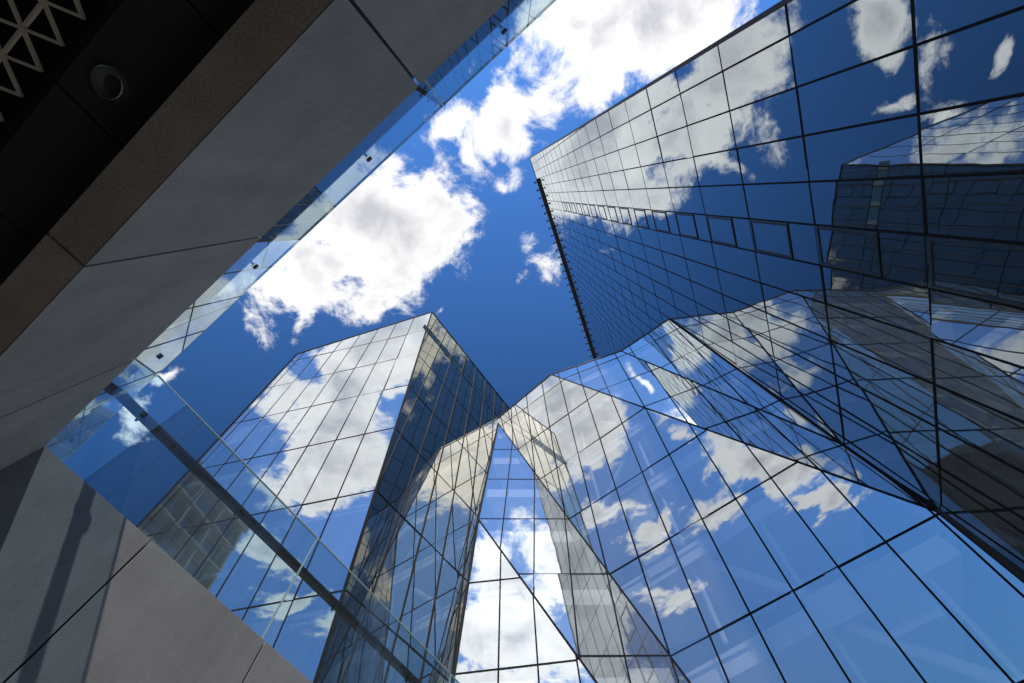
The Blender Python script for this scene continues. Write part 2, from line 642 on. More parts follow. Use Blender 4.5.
def through(p, q, r, toward=EYE):
    n = unit(np.cross(q - p, r - p))
    c = n @ p
    if n @ toward < c:
        n, c = -n, -c
    return (n, c)


D = D + (D - EYE) * 0.030               # lift the fold's top to the roof line
P2 = through(B, D, F)
P2g = through(B, G, F)
P2 = P2g
D = meet(P2, P1, lvl(30)) * 0 + D
tD = (P2[1] - P2[0] @ EYE) / (P2[0] @ (D - EYE))
D = EYE + (D - EYE) * tD
P3 = through(D, E_, G)

# ------------------------------------------------------------------ ground
C0 = A(-3.137, 1.483, 0)
FD = A(math.cos(R(-37.08)), math.sin(R(-37.08)), 0)
WD = A(math.cos(R(59.13)), math.sin(R(59.13)), 0)
NF = A(-FD[1], FD[0], 0)                # fascia faces this way
NW = A(WD[1], -WD[0], 0)                # the sunlit wall faces this way
Q0, Q1, Q2, Q3 = C0, C0 + FD * 10, C0 + FD * 10 + WD * 11, C0 + WD * 11
Z = A(0, 0, 1)
mb = MB()
big = [A(-900, -900, 0), A(900, -900, 0), A(900, 900, 0), A(-900, 900, 0)]
t_ = 0.3
hole = [Q0 - NF * t_ - NW * t_, Q1 - NF * t_ + NW * 0.0, Q2, Q3 - NW * t_]
hz = 4.12
for i, j in ((0, 1), (1, 2), (2, 3), (3, 0)):
    # hole corners 0: lower left, 1: lower right, 2: upper right, 3: upper left
    ring = [big[i] + Z * hz, big[j] + Z * hz, hole[j] * A(1, 1, 0) + Z * hz, hole[i] * A(1, 1, 0) + Z * hz]
    mb.poly(ring)
tag(mb.build('plaza', M['paving']), kind='structure')
mb = MB()
mb.poly([Q0 - FD * 8 - WD * 8, Q1 + FD * 8 - WD * 8, Q2 + FD * 8 + WD * 4, Q3 - FD * 8 + WD * 4])
tag(mb.build('courtyard_floor', M['paving']), kind='structure')

# ------------------------------------------------------------------ right glass tower
TW = thing('glass_tower', 'tall dark blue glass tower leaning in from the right, mirroring clouds and its neighbours',
           'tower', tuple(F * A(1, 1, 0) + A(0, 0, ZG)))
th = A(0.3057, 0.9521, 0)
Ta = A(-0.0354, -0.0015, 0.9994)
fT = Facade(TWp[0], F, th, Ta)
S_R, T_B = 48.0, -9.1
T_ROOF, T_CAP = 83.4, 86.2
S_LB, S_LT, S_IN = -15.85, -18.07, -15.3     # the outer corner leans: narrower at the foot than at the roof
polyT = [fT.xyz(S_LB, T_B), fT.xyz(S_R, T_B), fT.xyz(S_R, T_ROOF), fT.xyz(-13.8, T_ROOF), fT.xyz(-13.8, T_CAP), fT.xyz(S_LT, T_CAP)]
sT = [-15.24 + 1.487 * k for k in range(-1, 44)]
tT = [-0.12 + 4.085 * k for k in range(-2, 22)]
inside = lambda s, t: s > 0.9 and t < 19.0
panes, mul, tra = fT.lattice(polyT, sT, tT, tilt=0.0028, skip=inside)
# one column of opening windows: split each of its panes into a fixed light and a framed sash
c0, c1 = sT[5], sT[6]
keep = []
sash_frames = []
nsash = 0
for p in panes:
    st = [fT.st(q) for q in p[2]]
    ms = np.mean([q[0] for q in st])
    mt = np.mean([q[1] for q in st])
    ta, tb = min(q[1] for q in st), max(q[1] for q in st)
    if c0 < ms < c1 and tb - ta > 3 and mt < 60:
        cut = ta + 0.36 * (tb - ta)
        nsash += 1
        tip = 0.0
        for (u, v) in ((ta, cut - 0.02), (cut + 0.02, tb)):
            q = [(c0 + 0.01, u), (c1 - 0.01, u), (c1 - 0.01, v), (c0 + 0.01, v)]
            fr = [fT.xyz(a, b, 0.0 if u == ta else 0.012 + (tip if b == u else 0.0)) for a, b in q]
            keep.append((seen_size(fr), [x - fT.n * 0.03 for x in fr], fr))
        sash_frames.append((tip, ta, cut, tb))
    else:
        keep.append(p)
build_panes(TW, [(M['tower_glass'], keep)])
build_bars(TW, fT, mul, 'mullion', 0.070, M['mullion'], 0.013)
build_bars(TW, fT, tra, 'transom', 0.085, M['mullion'], 0.009)
for tip, ta, cut, tb in sash_frames:
    mb = MB()
    w = 0.075
    q = [(c0 + 0.10, cut + 0.05), (c1 - 0.10, cut + 0.05), (c1 - 0.10, tb - 0.12), (c0 + 0.10, tb - 0.12)]
    for k in range(4):
        a, b = [fT.xyz(s_, t_1, tip if t_1 < cut + 0.5 else 0.0) for s_, t_1 in (q[k - 1], q[k])]
        d = unit(b - a)
        x = np.cross(d, fT.n)
        mb.beam(a - d * 0.05, b + d * 0.05, x, fT.n, -w / 2, w / 2, 0.0125, 0.040 + 0.002 * (k % 2))
    mb.build('sash_frame', M['sash'], TW)
# edges, roof rail with brackets, joint strip where the low building meets the tower
edge(TW, fT.xyz(S_LB, T_B), fT.xyz(S_LT, T_CAP), fT.n, 'edge_trim', 0.16, M['rail_metal'], 0.04)
edge(TW, fT.xyz(S_LT, T_CAP), fT.xyz(-13.8, T_CAP), fT.n, 'roof_trim', 0.3, M['mullion_pale'], 0.06)
mb = MB()
mb.beam(fT.xyz(-13.8, T_ROOF + 0.2), fT.xyz(S_R, T_ROOF + 0.2), fT.m, fT.n, -0.30, 0.30, -0.6, 0.42)
mb.build('roof_rail', M['dark_metal'], TW)
for k in range(26):
    s = -13.2 + k * 1.6
    mb = MB()
    mb.beam(fT.xyz(s, T_ROOF + 0.3, 0.45), fT.xyz(s, T_ROOF + 0.3, 0.95), fT.h, fT.m, -0.10, 0.10, -0.15, 0.15)
    mb.beam(fT.xyz(s - 0.25, T_ROOF + 0.3, 0.85), fT.xyz(s + 0.25, T_ROOF + 0.3, 0.95), fT.m, fT.n, -0.12, 0.12, -0.08, 0.08)
    mb.build('roof_bracket', M['mullion_pale'], TW)
mb = MB()
ja = meet(P1, TWp, lvl(4.2))
nb = fT.n
q0, q1 = ja + fT.n * -0.1, F + fT.n * -0.1
mb.prism([q0 - fT.h * 0.75, q0 - fT.h * 0.05, q0 - fT.h * 0.05 + fT.n * 0.16, q0 - fT.h * 0.75 + fT.n * 0.16],
         [q1 - fT.h * 0.14, q1 - fT.h * 0.02, q1 - fT.h * 0.02 + fT.n * 0.15, q1 - fT.h * 0.14 + fT.n * 0.15])
mb.build('joint_strip', M['dark_metal'], TW)
# body: floors, core and the far walls
depth = 26.0
inn = -fT.n * A(1, 1, 0)
inn = unit(inn)
for k in range(0, 21):
    t = tT[0] + 4.085 * (k + 1) - 0.12 if k else tT[1]
    t = -0.12 + 4.085 * (k - 1) - 0.25
    if t < T_B or t > T_ROOF - 1:
        continue
    a, b = fT.xyz(S_IN, t, -0.35), fT.xyz(S_R - 0.3, t, -0.35)
    mb = MB()
    mb.prism([a, b, b + inn * 3.4, a + inn * 3.4], [q + Z * 0.4 for q in (a, b, b + inn * 3.4, a + inn * 3.4)])
    mb.build('floor_slab', M['core'], TW)
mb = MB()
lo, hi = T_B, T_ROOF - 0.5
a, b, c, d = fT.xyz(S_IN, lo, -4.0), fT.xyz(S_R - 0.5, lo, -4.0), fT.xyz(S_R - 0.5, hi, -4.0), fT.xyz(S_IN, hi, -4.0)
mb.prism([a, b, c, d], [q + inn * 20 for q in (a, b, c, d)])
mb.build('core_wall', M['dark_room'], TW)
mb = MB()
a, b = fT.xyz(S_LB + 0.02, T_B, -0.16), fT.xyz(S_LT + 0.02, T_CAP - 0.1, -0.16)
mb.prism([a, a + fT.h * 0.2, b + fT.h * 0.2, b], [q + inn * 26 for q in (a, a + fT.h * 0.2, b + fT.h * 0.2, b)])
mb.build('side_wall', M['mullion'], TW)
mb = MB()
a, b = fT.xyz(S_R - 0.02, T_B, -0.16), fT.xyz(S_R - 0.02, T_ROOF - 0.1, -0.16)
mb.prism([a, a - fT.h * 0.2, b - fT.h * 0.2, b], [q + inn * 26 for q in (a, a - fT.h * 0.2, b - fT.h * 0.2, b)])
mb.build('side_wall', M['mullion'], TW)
mb = MB()
a, b = fT.xyz(S_IN, T_ROOF - 0.2, -0.2), fT.xyz(S_R - 0.3, T_ROOF - 0.2, -0.2)
mb.prism([a, b, b + inn * 25.6, a + inn * 25.6], [q + Z * 0.5 for q in (a, b, b + inn * 25.6, a + inn * 25.6)])
mb.build('roof', M['core'], TW)

# ------------------------------------------------------------------ folded low building in the middle
LB_ = thing('folded_glass_building', 'low folded glass building of slanted triangular facets between the two towers',
            'building', (4.0, 17.0, ZG))
Wf = meet(P1, LRp, M1p)
A0 = meet(P1, LRp, lvl(35.2))
Xb = meet(P1, M1p, lvl(ZG))
Kd = meet(M1p, LRp, lvl(21.7))
F4b = meet(M1p, M2p, lvl(ZG))
Kb = meet(M2p, LRp, lvl(ZG))
Jb = meet(P1, TWp, lvl(ZG))
Km = meet(M1p, M2p, LRp)
f1 = Facade(P1[0], F, (0.7805, -0.6246, -0.0275), (-0.0204, -0.1618, 0.9866))
poly1 = [A0, B, F, Jb, Xb, Wf]
s1 = [-0.15 - 1.689 * k for k in range(0, 12)]
t1 = [-0.07 + 4.11 * k for k in range(-2, 8)]
pn1, mu1, tr1 = f1.lattice(poly1, s1, t1)
f2 = Facade(P2[0], B, (0.9099, -0.4087, -0.0712), (0.0322, -0.0115, 0.9994))
poly2 = [B, D, G, F]
s2 = [3.84 + 1.6 * k for k in range(-2, 6)]
t2 = [-5.64 - 3.97 * k for k in range(-1, 5)]
pn2, mu2, tr2 = f2.lattice(poly2, s2, t2)
f3 = Facade(P3[0], G, (0.880, -0.46, 0.02), (0.0473, -0.0334, 0.9983))
poly3 = [D, E_, G]
s3 = [-1.69 - 1.85 * k for k in range(-2, 5)]
t3 = [4.05 + 4.05 * k for k in range(0, 5)]
pn3, mu3, tr3 = f3.lattice(poly3, s3, t3)
X0 = A(5.8248, 16.4328, 12.4)
f4 = Facade(M1p[0], X0, (0.9990, 0.0436, 0), (0.0613, 0.0657, 0.9960))
poly4 = [Wf, Xb, F4b, Km]
s4 = [-2.1 - 1.7 * k for k in range(-4, 4)]
t4 = [1.05 + 4.13 * k for k in range(-2, 6)]
pn4, mu4, tr4 = f4.lattice(poly4, s4, t4)
F4 = A(2.5566, 16.2920, 12.4215)
f5 = Facade(M2p[0], F4, (0.994, -0.03, 0.062), (0.0, 0.054, 1.0))
poly5 = [Km, F4b, Kb]
s5 = [-3.48 + 1.45 * k for k in range(0, 8)]
t5 = [0.9 + 4.17 * k for k in range(-2, 3)]
pn5, mu5, tr5 = f5.lattice(poly5, s5, t5)
build_panes(LB_, [(M['podium_glass'], pn1 + pn2 + pn3 + pn4 + pn5)])
for f, mu, tr in ((f1, mu1, tr1), (f2, mu2, tr2), (f3, mu3, tr3), (f4, mu4, tr4), (f5, mu5, tr5)):
    build_bars(LB_, f, mu, 'mullion', 0.066, M['mullion'], 0.012)
    build_bars(LB_, f, tr, 'transom', 0.076, M['mullion'], 0.008)
for a, b, n in ((B, F, P1[0] + P2[0]), (D, G, P2[0] + P3[0]), (Wf, Xb, P1[0] + M1p[0]), (Km, F4b, M1p[0] + M2p[0])):
    edge(LB_, a, b, n, 'fold_trim', 0.08, M['mullion'], 0.020, 0.06)
for a, b, n in ((A0, B, P1[0]), (B, D, P2[0]), (D, E_, P3[0])):
    edge(LB_, a, b, n, 'roof_trim', 0.12, M['rail_metal'], 0.04)
for a, b, n in ((Wf, Km, M1p[0] + LRp[0]), (Km, Kb, M2p[0] + LRp[0])):
    edge(LB_, a, b, n, 'corner_trim', 0.12, M['mullion_pale'], 0.05)
for a, b, n in ((E_, G, P3[0]), (G, F, P2[0]), (F, Jb, P1[0])):
    edge(LB_, a, b, n, 'corner_trim', 0.12, M['mullion'], 0.03, 0.05)
# inside: floor plates, slanted columns, core
far = [A(17.5, 24, 0), A(2.0, 30, 0)]


def fold_pt(a, b, z):
    return a + (b - a) * ((z - a[2]) / (b[2] - a[2]))


def plan(z, inset):
    """front outline of the low building at height z, pulled in by inset"""
    low = shift(LRp, 0.25)
    mm = shift(M1p if z > Km[2] else M2p, inset)
    pts = [meet(low, mm, lvl(z))]
    if z <= Km[2]:
        pts.append(meet(shift(M2p, inset), shift(M1p, inset), lvl(z)))
    pts.append(meet(shift(M1p, inset), shift(P1, inset), lvl(z)))
    tw = shift(TWp, -0.3)
    if z < F[2] + 0.5:
        pts.append(meet(shift(P1, inset), tw, lvl(z)))
    else:
        pts.append(meet(shift(P1, inset), shift(P2, inset), lvl(z)))
        if z < G[2] + 0.5:
            pts.append(meet(shift(P2, inset), tw, lvl(z)))
        else:
            pts.append(meet(shift(P2, inset), shift(P3, inset), lvl(z)))
            pts.append(meet(shift(P3, inset), tw, lvl(z)))
    return pts


for k in range(-2, 6):
    z = 13.1 + 4.11 * k
    if z < ZG + 0.4:
        continue
    pts = plan(z, 0.42) + [q + Z * z for q in far]
    mb = MB()
    mb.prism([q - Z * 0.95 for q in pts], [q - Z * 0.15 for q in pts])
    mb.build('floor_slab', M['slab'], LB_)
ztop = 35.0
pts = [A0 + A(0.1, 0.2, 0), B + A(0.1, 0.3, 0), D + A(0, 0.3, 0), E_ + A(-0.1, 0.5, 0)]
pts = [A(p[0], p[1], ztop - 0.9) for p in pts] + [q + Z * (ztop - 0.9) for q in far]
mb = MB()
mb.prism(pts, [q + Z * 0.4 for q in pts])
mb.build('roof', M['core'], LB_)
for k in range(-1, 5):
    z0 = 13.1 + 4.11 * k
    z1 = z0 + 4.11
    for j in range(1, 7):
        sA = -1.5 - 3.38 * (j - 1)
        lean = 3.38 if (j + k) % 2 else 0.0
        d0 = f1.xyz(sA - lean, 0) * A(1, 1, 0)
        base = -P1[0] * A(1, 1, 0)

        def inside_at(s, z):
            t = (z - 13.2) / f1.m[2]
            return f1.xyz(s, t, -0.85)
        a, b = inside_at(sA - lean, z0 + 0.05), inside_at(sA - (3.38 - lean), z1 - 0.65)
        # keep the column behind this facet
        ok = True
        for q in (a, b):
            s_, t_2 = f1.st(q)
            sp = spans(f1.poly, 1, t_2)
            if not any(lo + 0.5 < s_ < hi - 0.7 for lo, hi in sp):
                ok = False
        if ok:
            mb = MB()
            mb.tube(a, b, 0.19)
            mb.build('slanted_column', M['brace'], LB_, smooth=False)
# upright posts, and roller blinds hanging behind some of the panes
for k in range(-1, 5):
    z0 = 13.1 + 4.11 * k
    for j in range(0, 9):
        sA = -1.84 - 1.689 * 2 * j + 0.3
        a, b = f1.xyz(sA, (z0 - 13.2 - 0.1) / f1.m[2], -0.62), f1.xyz(sA, (z0 + 3.1 - 13.2) / f1.m[2], -0.62)
        if all(any(lo + 0.4 < f1.st(q)[0] < hi - 0.5 for lo, hi in spans(f1.poly, 1, f1.st(q)[1])) for q in (a, b)):
            mb = MB()
            mb.tube(a, b, 0.10)
            mb.build('post', M['brace'], LB_)
rb = random.Random(5)


def blinds(root, fac, svals, zt, count, maxdrop):
    n_ = 0
    while n_ < count:
        i = rb.randrange(len(svals) - 1)
        k = rb.randrange(len(zt))
        sa, sb = sorted((svals[i], svals[i + 1]))
        t1_, dr = zt[k] - 0.2, rb.uniform(0.5, maxdrop)
        ok_ = all(any(lo < s_ < hi for lo, hi in spans(fac.poly, 1, t_2)) for s_ in (sa, sb) for t_2 in (t1_, t1_ - dr))
        n_ += 1
        if not ok_:
            continue
        q = [fac.xyz(sa + 0.08, t1_ - dr, -0.24), fac.xyz(sb - 0.08, t1_ - dr, -0.24), fac.xyz(sb - 0.08, t1_, -0.24), fac.xyz(sa + 0.08, t1_, -0.24)]
        mb = MB()
        mb.prism([x - fac.n * 0.01 for x in q], q)
        mb.build('blind', M['blind'], root)


blinds(LB_, f1, s1, t1, 46, 2.6)
blinds(LB_, f4, s4, t4, 12, 1.4)
mb = MB()
cw = [A(3.5, 21.5, 0), A(15.5, 15.8, 0), A(17.0, 23.5, 0), A(2.5, 29.0, 0)]
mb.prism([q + Z * ZG for q in cw], [q + Z * 34.3 for q in cw])
mb.build('core_wall', M['core'], LB_)
mb = MB()
cw = [A(-3.6, 22.0, 0), A(3.3, 21.6, 0), A(2.3, 28.5, 0), A(-0.6, 28.5, 0)]
mb.prism([q + Z * ZG for q in cw], [q + Z * 34.3 for q in cw])
mb.build('core_wall', M['core'], LB_)

# ------------------------------------------------------------------ left glass tower
LT_ = thing('glass_block', 'pale glass block on the left with one bright face and one dark face',
            'building', (-9.0, 16.0, ZG))
CT = meet(LLp, LRp, lvl(40.3))
CBt = meet(LLp, LRp, lvl(ZG))
LTp = A(-18.6694, 12.4326, 37.6730)
LMp = A(-16.7860, 12.0912, 37.0402)
LBp = A(-16.6594, 14.9506, ZG)


def onto(pl, p):
    p = EYE + (p - EYE) * ((pl[1] - pl[0] @ EYE) / (pl[0] @ (p - EYE)))
    return p


LTp = onto(LLp, LTp)
LBp = LBp - LLp[0] * (LLp[0] @ LBp - LLp[1])
fL = Facade(LLp[0], CT, (0.9783, -0.2057, -0.0262), (-0.0491, -0.0843, 0.9952))
polyL = [CT, LTp, LBp, CBt]
sL = [-1.62 - 1.60 * k for k in range(0, 8)]
tL = [-4.53 - 4.66 * k for k in range(0, 8)]
pnL, muL, trL = fL.lattice(polyL, sL, tL)
hl = A(0.5664, 0.8241, 0)
fR = Facade(LRp[0], CT, hl, A(0, 0, 1))
EndT = fR.xyz(12.0, -0.55)
polyR = [CT, EndT, fR.xyz(12.0, -4.6), A0 + A(0, 0, 0), Wf, Km, Kb, CBt]
polyR = [CT, EndT, fR.xyz(12.0, -5.6), fR.xyz(10.06, -5.6), Wf, Km, Kb, CBt]
sR = [0.72 + 1.46 * k for k in range(0, 9)]
tR = [-3.75, -4.75] + [-9.36 - 4.57 * k for k in range(0, 7)]
strip = lambda s, t: -4.75 < t < -3.75 and s < 5.1
pnR, muR, trR = fR.lattice(polyR, sR, tR, skip=strip)
build_panes(LT_, [(M['left_glass'], pnL), (M['side_glass'], pnR)])
build_bars(LT_, fL, muL, 'mullion', 0.055, M['mullion'], 0.012)
build_bars(LT_, fL, trL, 'transom', 0.070, M['mullion'], 0.008)
build_bars(LT_, fR, muR, 'mullion', 0.065, M['mullion_pale'], 0.030)
build_bars(LT_, fR, trR, 'transom', 0.075, M['mullion'], 0.008)
edge(LT_, CT, CBt, LLp[0] + LRp[0], 'corner_trim', 0.12, M['mullion'], 0.05)
edge(LT_, CT, LTp, LLp[0], 'roof_trim', 0.14, M['mullion_pale'], 0.04)
edge(LT_, CT, EndT, LRp[0], 'roof_trim', 0.12, M['mullion'], 0.04)
edge(LT_, LTp, LBp, LLp[0], 'corner_trim', 0.14, M['mullion'], 0.04)
# narrow band below the roof: sky seen in its glass, painted into the panels
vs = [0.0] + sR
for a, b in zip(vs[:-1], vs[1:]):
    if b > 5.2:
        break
    for u0, u1, nme, mt_ in ((a + 0.05, b - 0.34, 'sky_panel', M['sky_paint']), (b - 0.335, b - 0.05, 'sky_end_panel', M['sky_paint_pale'])):
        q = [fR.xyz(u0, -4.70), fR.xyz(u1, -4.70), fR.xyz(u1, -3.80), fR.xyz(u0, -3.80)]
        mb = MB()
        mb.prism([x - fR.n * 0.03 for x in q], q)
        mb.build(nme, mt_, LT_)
blinds(LT_, fL, sL, tL, 40, 2.8)
# body
backL = LTp * A(1, 1, 0) + A(2.5, 16, 0)
backR = A(2.0, 29.5, 0)
for k in range(0, 8):
    z = 40.3 - 4.7 - 4.62 * k
    if z < ZG + 1:
        continue
    kk = meet(shift(LLp, 0.4), shift(LRp, 0.4), lvl(z))
    lf = fL.xyz(-11.4, (z - 40.3) / fL.m[2], -0.4)
    rt = fR.xyz(8.0, z - 40.3, -0.4)
    pts = [lf, kk, rt, A(rt[0] - 6.5, rt[1] + 6, z), A(lf[0] + 2, lf[1] + 10, z)]
    pts = [A(p[0], p[1], z) for p in pts]
    mb = MB()
    mb.prism([q - Z * 0.55 for q in pts], [q - Z * 0.1 for q in pts])
    mb.build('floor_slab', M['slab'], LT_)
mb = MB()
cwb = [A(-13.0, 17.5, 0), A(-6.2, 16.2, 0), A(-3.9, 19.4, 0), A(-6.5, 26, 0), A(-13.0, 26, 0)]
cwt = [A(-15.0, 16.0, 0), A(-7.6, 14.6, 0), A(-4.6, 18.8, 0), A(-6.5, 26, 0), A(-14.0, 26, 0)]
mb.prism([q + Z * ZG for q in cwb], [q + Z * 36.5 for q in cwt])
mb.build('core_wall', M['core'], LT_)
mb = MB()
rp = [CT - LLp[0] * 0.3 - LRp[0] * 0.3, LTp - LLp[0] * 0.3 + A(0.3, 0, 0), A(LTp[0] + 3, LTp[1] + 15, 38.0), A(EndT[0] - 7, EndT[1] + 8, 38.5), EndT - LRp[0] * 0.3]
rp = [A(p[0], p[1], 37.2 if i in (1, 2) else 39.2) for i, p in enumerate(rp)]
mb.prism([q - Z * 0.4 for q in rp], rp)
mb.build('roof', M['core'], LT_)
mb = MB()
e0, e1 = LBp - LLp[0] * 0.12, LTp - LLp[0] * 0.12
mb.prism([e0, e0 + A(2.0, 12, 0), e1 + A(2.5, 12, -0.4), e1 + Z * -0.2], [q + A(0.25, 0, 0) for q in (e0, e0 + A(2.0, 12, 0), e1 + A(2.5, 12, -0.4), e1 + Z * -0.2)])
mb.build('side_wall', M['mullion'], LT_)

# ------------------------------------------------------------------ old block far behind, seen mirrored in the glass
OB = thing('apartment_block', 'old buff stone apartment block with balconies, seen mirrored in the left glass block',
           'building', (-57.0, -9.0, ZG))
ox, oy = unit(A(0.20, 0.98, 0)), unit(A(-0.98, 0.20, 0))
oc = A(-56.6, -13.0, ZG)
OW, OD, OH = 15.0, 16.0, 49.5
mb = MB()
q = [oc, oc + ox * OW, oc + ox * OW + oy * OD, oc + oy * OD]
mb.prism(q, [x + Z * OH for x in q])
mb.build('wall', M['old_stone'], OB)
mb = MB()
q = [oc - ox * 0.9 - oy * 0.9, oc + ox * (OW + 0.9) - oy * 0.9, oc + ox * (OW + 0.9) + oy * (OD + 0.9), oc - ox * 0.9 + oy * (OD + 0.9)]
mb.prism([x + Z * (OH - 0.9) for x in q], [x + Z * (OH + 0.4) for x in q])
mb.build('cornice', M['old_stone'], OB)
for k in range(0, 13):
    z = ZG + 2.6 + k * 3.55
    for j in range(0, 3):
        a = oc + ox * (1.2 + j * 5.0) + Z * (z - ZG)
        mb = MB()
        q = [a - oy * 0.05, a + ox * 3.2 - oy * 0.05, a + ox * 3.2 + oy * 0.2, a + oy * 0.2]
        mb.prism(q, [x + Z * 2.3 for x in q])
        mb.build('window', M['old_glass'], OB)
    mb = MB()
    q = [oc - oy * 1.5 + ox * 0.2, oc - oy * 1.5 + ox * (OW - 0.2), oc + ox * (OW - 0.2), oc + ox * 0.2]
    mb.prism([x + Z * (z - ZG - 0.75) for x in q], [x + Z * (z - ZG - 0.45) for x in q])
    for j in range(3):
        c = oc + ox * (0.3 + j * 5.0) + Z * (z - ZG - 0.46)
        q = [c - oy * 1.45, c - oy * 1.45 + ox * 0.35, c + ox * 0.35, c]
        mb.prism(q, [x + Z * 2.8 for x in q])
    mb.build('balcony', M['old_stone'], OB)

# ------------------------------------------------------------------ dark block behind the viewer, seen only as a reflection
DB = thing('office_block', 'dark stone office block behind the viewer, seen only mirrored low in the right tower',
           'building', (32.0, -66.0, ZG))
dx, dy = A(1, 0, 0), A(0, 1, 0)
dc = A(13.0, -78.0, ZG)
DW, DD, DH = 42.0, 18.0, 58.0
mb = MB()
q = [dc, dc + dx * DW, dc + dx * DW + dy * DD, dc + dy * DD]
mb.prism(q, [x + Z * DH for x in q])
mb.build('wall', M['dark_stone'], DB)
for k in range(0, 14):
    for j in range(0, 7):
        a = dc + dy * DD + dx * (1.5 + j * 5.8) + Z * (1.5 + k * 4.05)
        mb = MB()
        q = [a + dy * 0.03, a + dx * 4.2 + dy * 0.03, a + dx * 4.2 - dy * 0.2, a - dy * 0.2]
        mb.prism(q, [x + Z * 2.5 for x in q])
        mb.build('window', M['old_glass'], DB)
mb = MB()
q = [dc - dx * 0.6 - dy * 0.6, dc + dx * (DW + 0.6) - dy * 0.6, dc + dx * (DW + 0.6) + dy * (DD + 0.6), dc - dx * 0.6 + dy * (DD + 0.6)]
mb.prism([x + Z * (DH - 0.5) for x in q], [x + Z * (DH + 0.6) for x in q])
mb.build('cornice', M['dark_stone'], DB)

# ------------------------------------------------------------------ stone clad passage round the camera
ZP, ZS = 4.20, 3.08                     # top of the stone edge, underside of the slab
SB = thing('stone_overhang', 'dark grey stone clad slab edge overhead with a brown underside and black ceiling',
           'overhang', (C0[0], C0[1], ZS))
js = [-2.6, -1.4, -0.215, 0.985, 2.165, 3.385, 4.58, 5.78, 6.98, 8.18, 9.99]
gap = 0.006
for a, b in zip(js[:-1], js[1:]):
    p, q = C0 + FD * (a + gap), C0 + FD * (b - gap)
    p, q = A(p[0], p[1], ZS), A(q[0], q[1], ZS)
    mb = MB()
    sec = [(0.0, 0.0), (0.03, 0.03), (0.03, ZP - ZS), (0.0, ZP - ZS)]
    mb.prism([p - NF * i + Z * h for i, h in sec], [q - NF * i + Z * h for i, h in sec])
    mb.build('fascia_panel', M['stone_dark'], SB)
    mb = MB()
    sec = [(0.003, 0.0), (0.138, 0.0), (0.138, 0.03), (0.033, 0.03)]
    mb.prism([p - NF * i + Z * h for i, h in sec], [q - NF * i + Z * h for i, h in sec])
    mb.build('soffit_panel', M['stone_brown'], SB)
# concrete behind the cladding
mb = MB()
p, q = C0 - FD * 2.55 - NF * 0.036, C0 + FD * 9.98 - NF * 0.036
p, q = A(p[0], p[1], ZS + 0.04), A(q[0], q[1], ZS + 0.04)
mb.prism([p, q, q - NF * 0.10, p - NF * 0.10], [x + Z * 1.06 for x in (p, q, q - NF * 0.10, p - NF * 0.10)])
mb.build('slab_edge', M['dark_metal'], SB)
# black ceiling, in boards
ZC = 3.20
for k in range(0, 24):
    a = -2.0 + k * 0.5
    mb = MB()
    p, q = C0 + FD * (a + 0.004), C0 + FD * (a + 0.496)
    p, q = A(p[0], p[1], ZC), A(q[0], q[1], ZC)
    mb.prism([p - NF * 0.142, q - NF * 0.142, q - NF * 0.455, p - NF * 0.455], [x + Z * 0.02 for x in (p - NF * 0.142, q - NF * 0.142, q - NF * 0.455, p - NF * 0.455)])
    mb.build('ceiling_panel', M['ceiling'], SB)
mb = MB()
p, q = C0 - FD * 2.04, C0 + FD * 9.98
p, q = A(p[0], p[1], ZC + 0.32), A(q[0], q[1], ZC + 0.32)
mb.prism([p - NF * 0.15, q - NF * 0.15, q - NF * 5, p - NF * 5], [x + Z * 0.3 for x in (p - NF * 0.15, q - NF * 0.15, q - NF * 5, p - NF * 5)])
mb.build('ceiling_void', M['dark_metal'], SB)
mb = MB()
p, q = C0 - FD * 2.04, C0 + FD * 9.98
p, q = A(p[0], p[1], ZC - 0.02), A(q[0], q[1], ZC - 0.02)
mb.prism([p - NF * 0.458, q - NF * 0.458, q - NF * 0.470, p - NF * 0.470], [x + Z * 0.33 for x in (p - NF * 0.458, q - NF * 0.458, q - NF * 0.470, p - NF * 0.470)])
mb.build('ceiling_edge', M['dark_metal'], SB)

# lattice screen hanging in the ceiling
LS = thing('lattice_screen', 'beige triangular lattice screen set in the black ceiling', 'lattice', (-1.6, -0.5, ZC))
mb = MB()
u, v = FD, -NF
base = A(C0[0], C0[1], ZC)
n0 = 0.509
pit, row = 0.1125, 0.099
w, dp = 0.0048, 0.010


def bar(a, b):
    d = unit(b - a)
    x = np.cross(d, Z)
    mb.beam(a - d * 0.004, b + d * 0.004, x, Z, -w, w, random.uniform(0, 0.002), dp + random.uniform(0, 0.002))


for r in range(0, 9):
    off = 0.0 if r % 2 == 0 else -pit / 2
    for k in range(-6, 26):
        a = base + u * (2.377 + off + (k - 3) * pit) + v * (n0 + r * row)
        b = base + u * (2.377 + off + (k - 2) * pit) + v * (n0 + r * row)
        if r > 0:
            bar(a, b)
        off2 = -pit / 2 if r % 2 == 0 else 0.0
        for kk in ((k - 3, k - 2) if r % 2 == 0 else (k - 4, k - 3)):
            c = base + u * (2.377 + off2 + kk * pit) + v * (n0 + (r + 1) * row)
            bar(a, c)
mb.build('lattice', M['lattice'], LS)

# downlight
dlc = base + u * 2.633 + v * 0.342
DL = thing('downlight', 'round recessed downlight in the black ceiling, switched off', 'light', tuple(dlc))


def ring(r0, r1, z0, z1, nseg=40):
    m_ = MB()
    ang = [2 * math.pi * i / nseg for i in range(nseg)]
    c = dlc
    for i in range(nseg):
        a0, a1 = ang[i], ang[(i + 1) % nseg]
        q = lambda r, z, t: c + A(r * math.cos(t), r * math.sin(t), z)
        m_.poly([q(r0, z0, a0), q(r0, z0, a1), q(r1, z1, a1), q(r1, z1, a0)])
    return m_


